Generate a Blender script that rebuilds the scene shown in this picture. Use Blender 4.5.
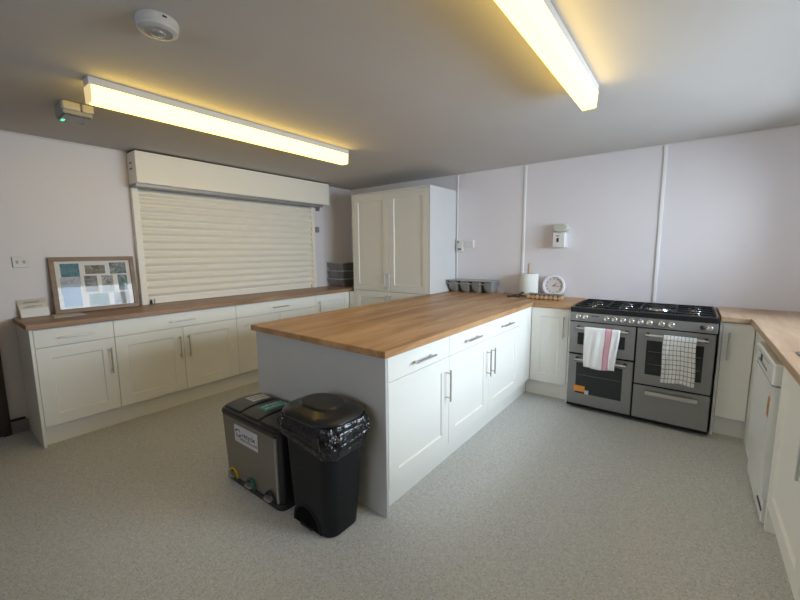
import bpy, bmesh, math, random
from mathutils import Vector, Matrix, noise
random.seed(7)
for o in list(bpy.data.objects): bpy.data.objects.remove(o)
S = bpy.context.scene
C = S.collection
PI = math.pi

# ------------------------------------------------------------------ camera
FPX = 377.47; YAW = math.radians(37.617); PITCH = math.radians(7.389); ROLL = math.radians(-0.450); CAMZ = 1.399
cam = bpy.data.cameras.new('camera'); cam.sensor_width = 36; cam.lens = FPX / 800 * 36; cam.clip_start = .02
camo = bpy.data.objects.new('camera', cam); C.objects.link(camo); S.camera = camo
fw = Vector((-math.sin(YAW) * math.cos(PITCH), math.cos(YAW) * math.cos(PITCH), -math.sin(PITCH)))
rt = Vector((math.cos(YAW), math.sin(YAW), 0)); up = rt.cross(fw)
c_, s_ = math.cos(ROLL), math.sin(ROLL)
# image is turned by ROLL: u' = c u - s w (w downwards)
rt2 = rt * c_ + up * s_; up2 = up * c_ - rt * s_
M3 = Matrix((rt2, up2, -fw)).transposed()
camo.matrix_world = Matrix.Translation((0, 0, CAMZ)) @ M3.to_4x4()

# ------------------------------------------------------------------ light, world, exposure
S.view_settings.view_transform = 'Standard'; S.view_settings.look = 'None'
S.view_settings.exposure = 0.0; S.view_settings.gamma = 1.0; S.view_settings.use_curve_mapping = False
LAMP = 6.4            # emission of the lamp diffusers
DAY = 136.0             # watts of daylight through the window
REAR_FILL = 18.0            # fill light through an added, unseen window behind the camera
w = bpy.data.worlds.new('world'); S.world = w; w.use_nodes = True
bg = w.node_tree.nodes['Background']; bg.inputs[0].default_value = (.62, .76, 1, 1); bg.inputs[1].default_value = 1.4
def area(name, loc, rot, sx, sy, power, col):
    l = bpy.data.lights.new(name, 'AREA'); l.shape = 'RECTANGLE'; l.size = sx; l.size_y = sy; l.energy = power; l.color = col
    o = bpy.data.objects.new(name, l); o.location = loc; o.rotation_euler = rot; C.objects.link(o); return o
WY0, WY1, WZ0, WZ1 = 1.55, 3.75, 1.06, 2.00
area('window_daylight', (1.36, (WY0 + WY1) / 2, (WZ0 + WZ1) / 2 + .12), (0, math.radians(62), 0), WZ1 - WZ0, WY1 - WY0, DAY, (.73, .865, 1.0))
area('rear_fill_light', (-1.1, -1.96, 1.70), (math.radians(68), 0, 0), 2.4, 1.0, REAR_FILL, (.86, .93, 1.0))  # added fill light; the rear window it shines through is invented

# ------------------------------------------------------------------ materials
def newmat(name):
    m = bpy.data.materials.new(name); m.use_nodes = True
    return m, m.node_tree, m.node_tree.nodes['Principled BSDF']
def N(nt, t, **k):
    n = nt.nodes.new(t)
    for a, b in k.items(): setattr(n, a, b)
    return n
def plain(name, col, rough=.5, metal=0, var=.04, scale=6, bump=0, bscale=200, spec=None):
    m, nt, b = newmat(name); L = nt.links
    tc = N(nt, 'ShaderNodeTexCoord'); nz = N(nt, 'ShaderNodeTexNoise'); nz.inputs['Scale'].default_value = scale; nz.inputs['Detail'].default_value = 4
    L.new(tc.outputs['Object'], nz.inputs['Vector'])
    mx = N(nt, 'ShaderNodeMix', data_type='RGBA'); L.new(nz.outputs['Fac'], mx.inputs[0])
    mx.inputs[6].default_value = (*[max(0, c * (1 - var)) for c in col], 1); mx.inputs[7].default_value = (*[min(1, c * (1 + var)) for c in col], 1)
    L.new(mx.outputs[2], b.inputs['Base Color'])
    b.inputs['Roughness'].default_value = rough; b.inputs['Metallic'].default_value = metal
    if spec is not None: b.inputs['Specular IOR Level'].default_value = spec
    if bump:
        n2 = N(nt, 'ShaderNodeTexNoise'); n2.inputs['Scale'].default_value = bscale; L.new(tc.outputs['Object'], n2.inputs['Vector'])
        bp = N(nt, 'ShaderNodeBump'); bp.inputs['Strength'].default_value = bump; bp.inputs['Distance'].default_value = .002
        L.new(n2.outputs['Fac'], bp.inputs['Height']); L.new(bp.outputs[0], b.inputs['Normal'])
    return m
def brushed(name, col, rough=.35, metal=.9, axis=0):
    m, nt, b = newmat(name); L = nt.links
    tc = N(nt, 'ShaderNodeTexCoord'); mp = N(nt, 'ShaderNodeMapping'); sc = [260, 260, 260]; sc[axis] = 6; mp.inputs['Scale'].default_value = sc
    nz = N(nt, 'ShaderNodeTexNoise'); nz.inputs['Scale'].default_value = 1; nz.inputs['Detail'].default_value = 3
    L.new(tc.outputs['Object'], mp.inputs[0]); L.new(mp.outputs[0], nz.inputs['Vector'])
    mx = N(nt, 'ShaderNodeMix', data_type='RGBA'); L.new(nz.outputs['Fac'], mx.inputs[0])
    mx.inputs[6].default_value = (*[c * .86 for c in col], 1); mx.inputs[7].default_value = (*[min(1, c * 1.12) for c in col], 1)
    L.new(mx.outputs[2], b.inputs['Base Color']); b.inputs['Metallic'].default_value = metal; b.inputs['Roughness'].default_value = rough
    return m
def wood(name, dark, mid, light, grain='Y', stave=.0, rough=.42, sc=1.0):
    """oak: long noise streaks, soft staves and a fine pore grain, in world position"""
    m, nt, b = newmat(name); L = nt.links
    ge = N(nt, 'ShaderNodeNewGeometry')
    mp = N(nt, 'ShaderNodeMapping')
    mp.inputs['Rotation'].default_value = (0, 0, 0 if grain == 'Y' else PI / 2)
    L.new(ge.outputs['Position'], mp.inputs[0])
    s1 = N(nt, 'ShaderNodeMapping'); s1.inputs['Scale'].default_value = (9 * sc, 1.1 * sc, 9 * sc); L.new(mp.outputs[0], s1.inputs[0])
    n1 = N(nt, 'ShaderNodeTexNoise'); n1.inputs['Scale'].default_value = 1; n1.inputs['Detail'].default_value = 5; n1.inputs['Distortion'].default_value = .6
    L.new(s1.outputs[0], n1.inputs['Vector'])
    s2 = N(nt, 'ShaderNodeMapping'); s2.inputs['Scale'].default_value = (110 * sc, 6 * sc, 110 * sc); L.new(mp.outputs[0], s2.inputs[0])
    n2 = N(nt, 'ShaderNodeTexNoise'); n2.inputs['Scale'].default_value = 1; n2.inputs['Detail'].default_value = 3; L.new(s2.outputs[0], n2.inputs['Vector'])
    # staves
    br = N(nt, 'ShaderNodeTexBrick'); br.inputs['Scale'].default_value = 1; br.inputs['Mortar Size'].default_value = 0
    br.inputs['Brick Width'].default_value = 1.3; br.inputs['Row Height'].default_value = .118; br.inputs['Color1'].default_value = (0, 0, 0, 1); br.inputs['Color2'].default_value = (1, 1, 1, 1)
    s3 = N(nt, 'ShaderNodeMapping'); s3.inputs['Rotation'].default_value = (0, 0, PI / 2); L.new(mp.outputs[0], s3.inputs[0]); L.new(s3.outputs[0], br.inputs['Vector'])
    a1 = N(nt, 'ShaderNodeMath', operation='MULTIPLY_ADD'); L.new(n2.outputs['Fac'], a1.inputs[0]); a1.inputs[1].default_value = .45; L.new(n1.outputs['Fac'], a1.inputs[2])
    a2 = N(nt, 'ShaderNodeMath', operation='MULTIPLY_ADD'); L.new(br.outputs['Color'], a2.inputs[0]); a2.inputs[1].default_value = .10; L.new(a1.outputs[0], a2.inputs[2])
    cr = N(nt, 'ShaderNodeValToRGB'); e = cr.color_ramp.elements
    e[0].position = .50; e[0].color = (*dark, 1); e[1].position = 1.0; e[1].color = (*light, 1); q = e.new(.74); q.color = (*mid, 1)
    L.new(a2.outputs[0], cr.inputs[0]); L.new(cr.outputs[0], b.inputs['Base Color'])
    b.inputs['Roughness'].default_value = rough
    bp = N(nt, 'ShaderNodeBump'); bp.inputs['Strength'].default_value = .12; bp.inputs['Distance'].default_value = .001
    L.new(n2.outputs['Fac'], bp.inputs['Height']); L.new(bp.outputs[0], b.inputs['Normal'])
    return m
def emis(name, col, st):
    m, nt, b = newmat(name); b.inputs['Base Color'].default_value = (.05, .05, .05, 1)
    b.inputs['Emission Color'].default_value = (*col, 1); b.inputs['Emission Strength'].default_value = st; return m
def clear(name, tint=(1, 1, 1), glossy=.08, rough=.02, fres=True, alpha=0.0, acol=(1, 1, 1)):
    """thin transparent sheet: transparent + mirror reflection, optionally partly opaque"""
    m = bpy.data.materials.new(name); m.use_nodes = True; nt = m.node_tree; L = nt.links
    nt.nodes.remove(nt.nodes['Principled BSDF']); out = nt.nodes['Material Output']
    tr = N(nt, 'ShaderNodeBsdfTransparent'); tr.inputs[0].default_value = (*tint, 1)
    di = N(nt, 'ShaderNodeBsdfDiffuse'); di.inputs[0].default_value = (*acol, 1)
    m0 = N(nt, 'ShaderNodeMixShader'); m0.inputs[0].default_value = alpha; L.new(tr.outputs[0], m0.inputs[1]); L.new(di.outputs[0], m0.inputs[2])
    gl = N(nt, 'ShaderNodeBsdfGlossy'); gl.inputs['Roughness'].default_value = rough
    mx = N(nt, 'ShaderNodeMixShader')
    if fres:
        fr = N(nt, 'ShaderNodeFresnel'); fr.inputs[0].default_value = 1.5
        ad = N(nt, 'ShaderNodeMath', operation='ADD'); ad.inputs[1].default_value = glossy; L.new(fr.outputs[0], ad.inputs[0]); L.new(ad.outputs[0], mx.inputs[0])
    else: mx.inputs[0].default_value = glossy
    L.new(m0.outputs[0], mx.inputs[1]); L.new(gl.outputs[0], mx.inputs[2]); L.new(mx.outputs[0], out.inputs[0]); return m
def floor_mat():
    m, nt, b = newmat('speckled_vinyl'); L = nt.links
    ge = N(nt, 'ShaderNodeNewGeometry')
    v = N(nt, 'ShaderNodeTexVoronoi'); v.inputs['Scale'].default_value = 230; L.new(ge.outputs['Position'], v.inputs['Vector'])
    n1 = N(nt, 'ShaderNodeTexNoise'); n1.inputs['Scale'].default_value = 55; n1.inputs['Detail'].default_value = 6; n1.inputs['Roughness'].default_value = .8; L.new(ge.outputs['Position'], n1.inputs['Vector'])
    sp = N(nt, 'ShaderNodeSeparateColor'); L.new(v.outputs['Color'], sp.inputs[0])
    cr = N(nt, 'ShaderNodeValToRGB'); cr.color_ramp.interpolation = 'CONSTANT'; e = cr.color_ramp.elements
    e[0].position = 0; e[0].color = (.42, .425, .41, 1); e[1].position = .14; e[1].color = (.57, .575, .555, 1)
    for p, cc in ((.45, (.60, .605, .585)), (.7, (.54, .545, .53)), (.88, (.68, .68, .66))):
        q = e.new(p); q.color = (*cc, 1)
    L.new(sp.outputs[0], cr.inputs[0])
    mx = N(nt, 'ShaderNodeMix', data_type='RGBA', blend_type='MULTIPLY'); mx.inputs[0].default_value = 1; L.new(cr.outputs[0], mx.inputs[6])
    c2 = N(nt, 'ShaderNodeValToRGB'); c2.color_ramp.elements[0].position = .38; c2.color_ramp.elements[0].color = (.90, .90, .90, 1); c2.color_ramp.elements[1].position = .62; c2.color_ramp.elements[1].color = (1.06, 1.06, 1.06, 1)
    L.new(n1.outputs['Fac'], c2.inputs[0]); L.new(c2.outputs[0], mx.inputs[7]); L.new(mx.outputs[2], b.inputs['Base Color'])
    b.inputs['Roughness'].default_value = .55; b.inputs['Specular IOR Level'].default_value = .35
    return m
def checker_cloth():
    m, nt, b = newmat('checked_cloth'); L = nt.links
    tc = N(nt, 'ShaderNodeTexCoord'); se = N(nt, 'ShaderNodeSeparateXYZ'); L.new(tc.outputs['UV'], se.inputs[0])
    outs = []
    for ax, rep in (('X', 9.0), ('Y', 18.0)):
        mu = N(nt, 'ShaderNodeMath', operation='MULTIPLY'); mu.inputs[1].default_value = rep; L.new(se.outputs[ax], mu.inputs[0])
        fr = N(nt, 'ShaderNodeMath', operation='FRACT'); L.new(mu.outputs[0], fr.inputs[0])
        lt = N(nt, 'ShaderNodeMath', operation='LESS_THAN'); lt.inputs[1].default_value = .13; L.new(fr.outputs[0], lt.inputs[0]); outs.append(lt)
    mxx = N(nt, 'ShaderNodeMath', operation='MAXIMUM'); L.new(outs[0].outputs[0], mxx.inputs[0]); L.new(outs[1].outputs[0], mxx.inputs[1])
    mx = N(nt, 'ShaderNodeMix', data_type='RGBA'); L.new(mxx.outputs[0], mx.inputs[0]); mx.inputs[6].default_value = (.74, .73, .70, 1); mx.inputs[7].default_value = (.14, .16, .20, 1)
    L.new(mx.outputs[2], b.inputs['Base Color']); b.inputs['Roughness'].default_value = .95; return m
def stripe_cloth():
    m, nt, b = newmat('striped_cloth'); L = nt.links
    tc = N(nt, 'ShaderNodeTexCoord'); se = N(nt, 'ShaderNodeSeparateXYZ'); L.new(tc.outputs['UV'], se.inputs[0])
    cr = N(nt, 'ShaderNodeValToRGB'); cr.color_ramp.interpolation = 'CONSTANT'; e = cr.color_ramp.elements
    e[0].position = 0; e[0].color = (.78, .78, .77, 1); e[1].position = .60; e[1].color = (.60, .22, .31, 1)
    for p, cc in ((.63, (.66, .40, .46)), (.76, (.60, .22, .31)), (.79, (.78, .78, .77))):
        q = e.new(p); q.color = (*cc, 1)
    L.new(se.outputs['X'], cr.inputs[0]); L.new(cr.outputs[0], b.inputs['Base Color']); b.inputs['Roughness'].default_value = .95; return m
def photo_mat(name, a, b_, c, scale):
    m, nt, b = newmat(name); L = nt.links
    tc = N(nt, 'ShaderNodeTexCoord'); nz = N(nt, 'ShaderNodeTexNoise'); nz.inputs['Scale'].default_value = scale; nz.inputs['Detail'].default_value = 5; nz.inputs['Distortion'].default_value = 1.2
    L.new(tc.outputs['Object'], nz.inputs['Vector'])
    cr = N(nt, 'ShaderNodeValToRGB'); e = cr.color_ramp.elements; e[0].position = .36; e[0].color = (*a, 1); e[1].position = .66; e[1].color = (*c, 1); q = e.new(.5); q.color = (*b_, 1)
    L.new(nz.outputs['Fac'], cr.inputs[0]); L.new(cr.outputs[0], b.inputs['Base Color']); b.inputs['Roughness'].default_value = .5; return m

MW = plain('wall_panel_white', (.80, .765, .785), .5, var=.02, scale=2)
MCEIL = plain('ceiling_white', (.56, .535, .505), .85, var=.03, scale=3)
MFLOOR = floor_mat()
MCREAM = plain('ivory_cabinet', (.84, .83, .77), .42, var=.015, scale=4)
MCARC = plain('ivory_carcass', (.66, .65, .60), .5, var=.015)
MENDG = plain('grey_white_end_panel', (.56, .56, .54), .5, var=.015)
MOAK = wood('oak_worktop', (.27, .135, .052), (.43, .235, .10), (.60, .37, .19), 'Y')
MOAKX = wood('oak_worktop_cross', (.33, .175, .075), (.45, .25, .112), (.56, .34, .17), 'X')
MOAKL = wood('brown_oak_worktop', (.23, .125, .065), (.32, .185, .10), (.41, .25, .145), 'Y')
MOAKR = wood('pale_oak_worktop', (.40, .26, .16), (.50, .34, .22), (.60, .43, .29), 'Y')
MSTEEL = brushed('satin_nickel', (.62, .61, .58), .32, 1.0)
MCOOK = plain('grey_enamel', (.285, .283, .275), .34, .55, var=.04, scale=3)
MCOOKD = plain('dark_gap', (.008, .008, .009), .6, spec=.2)
MGLASSB = plain('black_oven_glass', (.02, .026, .025), .12, 0, var=.2, scale=3)
MIRON = plain('cast_iron', (.015, .015, .016), .6, spec=.25)
MHOB = plain('black_hob', (.012, .012, .013), .4, spec=.3)
MCHROME = plain('chrome', (.72, .72, .72), .18, 1.0)
MBLK = plain('black_plastic', (.008, .009, .011), .5, spec=.3, bump=.15, bscale=400)
MBLKL = plain('black_lid_plastic', (.014, .014, .014), .30)
MBLKS = plain('black_bin_base', (.02, .02, .022), .35)
MBAG = plain('bin_bag_film', (.012, .012, .014), .17, bump=1, bscale=22)
MBAG.node_tree.nodes['Bump'].inputs['Distance'].default_value = .009
MBRUSH = brushed('brushed_bin_steel', (.30, .285, .26), .36, .85, axis=0)
MWHT = plain('white_plastic', (.74, .73, .70), .4)
MDET = plain('detector_white', (.50, .49, .48), .45)
MAPPL = plain('white_appliance', (.82, .83, .81), .25)
MSHUT = plain('cream_shutter', (.90, .86, .76), .42, var=.01)
MALU = plain('aluminium', (.32, .32, .33), .45, .4)
MPAPER = plain('paper', (.80, .80, .79), .9)
MTIN = plain('grey_bakeware', (.36, .38, .39), .35, .35)
MSMOKEP = clear('smoky_clear_plastic', (.55, .55, .58), .06, .15, True, .40, (.32, .32, .34))
MBOXRIM = plain('tray_rim', (.42, .41, .40), .4)
MPANE = clear('window_pane', (1, 1, 1), 0.0, .0, True)
MPICGL = clear('picture_glass', (1, 1, 1), .012, .02, False)
MFRAME = wood('frame_oak', (.16, .092, .04), (.22, .13, .06), (.28, .175, .09), 'Y', sc=2)
MDARKW = plain('dark_brown_door', (.035, .020, .016), .4)
MTRIMB = plain('black_capping', (.015, .015, .016), .5)
MLAMP = emis('lamp_diffuser', (1.0, .68, .128), LAMP)
MSPINE = plain('lamp_spine', (.62, .62, .60), .4)
MGREEN = emis('green_led', (.1, 1, .45), 1.4)
MLOG = wood('log_slice', (.30, .15, .06), (.50, .30, .14), (.62, .42, .24), 'X', sc=4)
MSLATE = plain('grey_slate', (.20, .19, .19), .6)
MCAPW = plain('white_clock', (.78, .78, .80), .3)
MBLACK = plain('ink_black', (.03, .03, .03), .6)
MORANGE = plain('orange_sticker', (.75, .28, .03), .5)
MTEAL = plain('teal_sticker', (.02, .21, .23), .35)
MLABEL = plain('white_label', (.55, .55, .55), .5)
MYEL = plain('yellow_plastic', (.70, .50, .03), .4)
MTEALP = plain('green_plastic', (.02, .18, .14), .4)

# ------------------------------------------------------------------ mesh helpers
class MB:
    def __init__(s): s.v = []; s.f = []; s.uv = None; s.smooth = False
    def quadstrip(s, loops, cap0=True, cap1=True, closed=True):
        """loops: list of rings with the same count; skinned in order"""
        b = len(s.v); n = len(loops[0])
        for l in loops: s.v += [tuple(p) for p in l]
        for i in range(len(loops) - 1):
            for j in range(n if closed else n - 1):
                k = (j + 1) % n
                s.f.append((b + i * n + j, b + i * n + k, b + (i + 1) * n + k, b + (i + 1) * n + j))
        if cap0: s.f.append(tuple(b + j for j in reversed(range(n))))
        if cap1: s.f.append(tuple(b + (len(loops) - 1) * n + j for j in range(n)))
        return s
    def box(s, x0, x1, y0, y1, z0, z1, c=.0015):
        x0, x1 = min(x0, x1), max(x0, x1); y0, y1 = min(y0, y1), max(y0, y1); z0, z1 = min(z0, z1), max(z0, z1)
        c = min(c, (x1 - x0) * .3, (y1 - y0) * .3, (z1 - z0) * .3)
        def ring(i, z): return rrect(x0 + i, x1 - i, y0 + i, y1 - i, z, c, 1)
        return s.quadstrip([ring(c, z0), ring(0, z0 + c), ring(0, z1 - c), ring(c, z1)])
    def rbox(s, x0, x1, y0, y1, z0, z1, r=.02, seg=5, e=.004):
        return s.quadstrip([rrect(x0 + e, x1 - e, y0 + e, y1 - e, z0, max(r - e, .001), seg), rrect(x0, x1, y0, y1, z0 + e, r, seg),
                            rrect(x0, x1, y0, y1, z1 - e, r, seg), rrect(x0 + e, x1 - e, y0 + e, y1 - e, z1, max(r - e, .001), seg)])
    def lathe(s, prof, cx=0, cy=0, cz=0, seg=32, axis='z', caps=True):
        loops = []
        for r, h in prof:
            ring = []
            for k in range(seg):
                a = 2 * PI * k / seg
                if axis == 'z': ring.append((cx + r * math.cos(a), cy + r * math.sin(a), cz + h))
                elif axis == 'y': ring.append((cx + r * math.cos(a), cy + h, cz + r * math.sin(a)))
                else: ring.append((cx + h, cy + r * math.cos(a), cz + r * math.sin(a)))
            loops.append(ring)
        return s.quadstrip(loops, caps, caps)
    def rod(s, a, b, r, seg=12, r2=None):
        a, b = Vector(a), Vector(b); d = (b - a).normalized(); u = d.orthogonal().normalized(); w_ = d.cross(u)
        r2 = r if r2 is None else r2
        L = []
        for p, q in ((a, r), (b, r2)): L.append([tuple(p + (u * math.cos(2 * PI * k / seg) + w_ * math.sin(2 * PI * k / seg)) * q) for k in range(seg)])
        return s.quadstrip(L)
    def tube(s, pts, r, seg=8):
        for i in range(len(pts) - 1): s.rod(pts[i], pts[i + 1], r, seg)
        return s
def rrect(x0, x1, y0, y1, z, r, seg=4):
    r = max(1e-5, min(r, (x1 - x0) / 2 - 1e-5, (y1 - y0) / 2 - 1e-5)); out = []
    for cx, cy, a0 in ((x1 - r, y1 - r, 0), (x0 + r, y1 - r, PI / 2), (x0 + r, y0 + r, PI), (x1 - r, y0 + r, 1.5 * PI)):
        for k in range(seg + 1):
            a = a0 + PI / 2 * k / seg; out.append((cx + r * math.cos(a), cy + r * math.sin(a), z))
    return out
def obj(name, mb, mat, parent=None, smooth=False, label=None, loc=(0, 0, 0), rot=None):
    me = bpy.data.meshes.new(name); me.from_pydata(mb.v, [], mb.f); me.materials.append(mat)
    bm = bmesh.new(); bm.from_mesh(me); bmesh.ops.recalc_face_normals(bm, faces=bm.faces[:]); bm.to_mesh(me); bm.free()
    if mb.uv:
        ul = me.uv_layers.new(name='UVMap')
        for lp in me.loops: ul.data[lp.index].uv = mb.uv[lp.vertex_index]
    if smooth:
        me.polygons.foreach_set('use_smooth', [True] * len(me.polygons))
        try: me.set_sharp_from_angle(angle=math.radians(38))
        except Exception: pass
    o = bpy.data.objects.new(name, me); C.objects.link(o)
    if parent: o.parent = parent
    o.location = loc
    if rot: o.rotation_euler = rot
    if label: o['label'] = label
    return o
def thing(name, label, cat, loc=(0, 0, 0), rz=0, group=None, rot=None):
    o = bpy.data.objects.new(name, None); o.empty_display_size = .1; C.objects.link(o); o.location = loc; o.rotation_euler = rot or (0, 0, rz)
    o['label'] = label; o['category'] = cat
    if group: o['group'] = group
    return o
def tag(o, label, cat, group=None):
    o['label'] = label; o['category'] = cat
    if group: o['group'] = group
    return o
def struct(name, mb, mat, parent=None):
    o = obj(name, mb, mat, parent)
    if not parent: o['kind'] = 'structure'
    return o
def text_obj(name, body, size, mat, parent, loc, rot, extrude=.0004, label=None):
    cu = bpy.data.curves.new(name, 'FONT'); cu.body = body; cu.size = size; cu.extrude = extrude; cu.align_x = 'CENTER'; cu.align_y = 'CENTER'
    tmp = bpy.data.objects.new(name + '_tmp', cu); C.objects.link(tmp)
    dg = bpy.context.evaluated_depsgraph_get(); me = bpy.data.meshes.new_from_object(tmp.evaluated_get(dg))
    bpy.data.objects.remove(tmp); me.materials.clear(); me.materials.append(mat); me.name = name
    o = bpy.data.objects.new(name, me); C.objects.link(o); o.parent = parent; o.location = loc; o.rotation_euler = rot
    if label: o['label'] = label
    return o
E90 = PI / 2

# ------------------------------------------------------------------ dimensions
XL, YW, ZC, XR, YB = -4.13, 4.169, 2.31, 1.02, -1.7
T, U = .91, .872
XLF, XLW, XLP = -3.616, -3.596, -3.666
XP, XPW, XPP, XPB, XPBW = -1.175, -1.156, -1.225, -2.322, -2.353
YP, YPW = 1.400, 1.378
YF, YFW = 3.581, 3.560
XC0, XC1, YC = -.807, .186, 3.481
XRF, XRW, XRP = .378, .362, .425

# ------------------------------------------------------------------ setting
struct('floor', MB().box(XL - .1, XR + .1, YB - .1, YW + .1, -.1, 0, 0), MFLOOR)
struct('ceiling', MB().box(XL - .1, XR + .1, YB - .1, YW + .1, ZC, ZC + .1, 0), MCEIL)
struct('wall_left', MB().box(XL - .1, XL, YB - .1, YW + .1, 0, ZC, 0), MW)
struct('wall_back', MB().box(XL, XR, YW, YW + .1, 0, ZC, 0), MW)
m = MB(); m.box(XL, -2.3, YB - .1, YB, 0, ZC, 0); m.box(.1, XR, YB - .1, YB, 0, ZC, 0); m.box(-2.3, .1, YB - .1, YB, 0, 1.1, 0); m.box(-2.3, .1, YB - .1, YB, 2.1, ZC, 0)
struct('wall_front', m, MW)
m = MB(); m.box(XR, XR + .12, YB - .1, WY0, 0, ZC, 0); m.box(XR, XR + .12, WY1, YW + .1, 0, ZC, 0)
m.box(XR, XR + .12, WY0, WY1, 0, WZ0, 0); m.box(XR, XR + .12, WY0, WY1, WZ1, ZC, 0)
struct('wall_right', m, MW)
m = MB(); fx0, fx1 = XR + .03, XR + .09
for a in ((WY0, WY0 + .05, WZ0, WZ1), (WY1 - .05, WY1, WZ0, WZ1), (WY0 + .05, WY1 - .05, WZ0, WZ0 + .05), (WY0 + .05, WY1 - .05, WZ1 - .05, WZ1), ((WY0 + WY1) / 2 - .03, (WY0 + WY1) / 2 + .03, WZ0 + .05, WZ1 - .05)):
    m.box(fx0, fx1, *a)
win = struct('window_1', m, MWHT)
struct('window_pane', MB().box(XR + .058, XR + .062, WY0 + .05, WY1 - .05, WZ0 + .05, WZ1 - .05, 0), MPANE, win)
m = MB()
for a in ((-2.3, -2.25, 1.1, 2.1), (.05, .1, 1.1, 2.1), (-2.25, .05, 1.1, 1.15), (-2.25, .05, 2.05, 2.1), (-1.13, -1.07, 1.15, 2.05)): m.box(a[0], a[1], YB - .08, YB - .03, a[2], a[3])
win = struct('added_rear_window', m, MWHT)  # unseen window added behind the camera to let the fill light in
struct('window_pane', MB().box(-2.25, .05, YB - .057, YB - .053, 1.15, 2.05, 0), MPANE, win)
# joint strips of the white wall boards
for i, x in enumerate((-2.309, -1.486, -.250, .80)):
    struct('trim_%d' % (i + 1), MB().box(x - (.013 if i else .006), x + (.013 if i else .006), YW - .010, YW, T, ZC, .003), plain('white_strip', (.84, .84, .83), .4))
struct('trim_5', MB().box(XL, XL + .012, .36, .446, .098, .116, .002), MTRIMB)
struct('trim_6', MB().box(XL, XR, YW - .012, YW, ZC - .012, ZC, .002), MWHT)
struct('trim_7', MB().box(XL, XL + .012, .36, 3.6, ZC - .012, ZC, .002), MWHT)
struct('baseboard_left', MB().box(XL, XL + .008, .36, .46, 0, .098, .002), plain('coved_vinyl', (.30, .30, .29), .55))
d = struct('door_1', MB().box(XL, XL + .02, -.50, .31, .004, 2.02), MDARKW)
m = MB(); m.box(XL, XL + .03, .31, .358, 0, 2.07); m.box(XL, XL + .03, -.55, -.50, 0, 2.07); m.box(XL, XL + .03, -.50, .31, 2.02, 2.07)
struct('door_frame', m, MDARKW, d)
m = MB(); m.rod((XL + .02, -.42, 1.0), (XL + .06, -.42, 1.0), .01); m.rod((XL + .06, -.43, 1.0), (XL + .06, -.31, 1.0), .009)
struct('door_handle', m, MSTEEL, d)

# ------------------------------------------------------------------ cabinets
def shaker(m, x0, x1, z0, z1, y=0, t=.02, st=.082, rec=.010):
    """panelled door, face towards -y at y, thickness t behind it"""
    def R(i, yy): return [(x0 + i, yy, z0 + i), (x1 - i, yy, z0 + i), (x1 - i, yy, z1 - i), (x0 + i, yy, z1 - i)]
    m.quadstrip([R(0, y + t), R(0, y + .002), R(.002, y), R(st, y), R(st + .006, y + rec)])
    return m
def bar_handle(a, b, parent, off=.034, r=.0058):
    """bar on two posts; a, b = bar ends on the face (x, z), y = 0 is the face"""
    m = MB(); ax, az = a; bx, bz = b; L = math.hypot(bx - ax, bz - az); ux, uz = (bx - ax) / L, (bz - az) / L
    m.rod((ax, -off, az), (bx, -off, bz), r, 14)
    for t in (.022, L - .022): m.rod((ax + ux * t, 0, az + uz * t), (ax + ux * t, -off, az + uz * t), r * .8, 10)
    return obj('handle', m, MSTEEL, parent, True)
def cabinet(label, loc, rz, w, doors, drawer=True, depth=.50, name='base_cabinet', z0=.15, z1=U, flat=False, split=.732, fronts_from=0, group=None):
    """origin at the front left bottom corner on the floor; the front faces local -y. doors = [(x0, x1, handle side, handle top z)]"""
    t = thing(name, label, 'kitchen cabinet', loc, rz, group)
    m = MB(); m.box(.0005, w - .0005, .022, depth, z0, z1); m.box(.03, w - .03, .10, depth - .02, 0, z0)
    obj('carcass', m, MCARC, t)
    if drawer:
        o = obj('drawer', MB().box(.0015, w - .0015, 0, .02, split + .003, z1 - .006, .002), MCREAM, t)
        bar_handle((w / 2 - .102, .797), (w / 2 + .102, .797), o)
    top = split if drawer else z1 - .006
    for (a, b, side, hz) in doors:
        m = MB()
        if flat: m.box(a + .0015, b - .0015, 0, .02, z0 + .001, top, .002)
        else: shaker(m, a + .0015, b - .0015, z0 + .001, top)
        o = obj('door', m, MCREAM, t)
        if side:
            hx = b - .038 if side == 'R' else a + .038
            bar_handle((hx, hz - .204), (hx, hz), o)
    return t
LR = E90
GL = 'ivory base cabinets under the roller shutter'
def left(label, y0, y1, doors, drawer=True):
    return cabinet(label, (XLF, y0, 0), LR, y1 - y0, doors, drawer, .50)
left('ivory base cabinet with drawer and one door at the left end below the shutter', .482, .948, [(0, .466, 'R', .660)])
left('ivory double door cabinet with wide drawer, fully seen under the shutter', .948, 1.974, [(0, .513, 'R', .660), (.513, 1.026, 'L', .660)])
left('ivory double door cabinet with wide drawer, half hidden behind the island corner', 1.974, 3.004, [(0, .515, 'R', .660), (.515, 1.03, 'L', .660)])
left('ivory cabinet with full height door without drawer, beside the tall larder', 3.004, 3.575, [(0, .571, 'L', .80)], False)
tag(obj('end_panel', MB().box(XL + .012, XLF, .463, .4815, 0, U), MCREAM), 'ivory panel closing the left end of the counter under the shutter', 'end panel')
tag(obj('plinth', MB().box(XLP - .016, XLP, .482, 3.585, 0, .149), MCREAM), 'long ivory plinth along the floor under the shutter counter', 'plinth')
tag(obj('worktop', MB().box(XL + .0005, XLW, .449, YW - .002, U + .0005, T, .003), MOAKL), 'narrow brown wood worktop running beneath the roller shutter', 'worktop')

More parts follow.
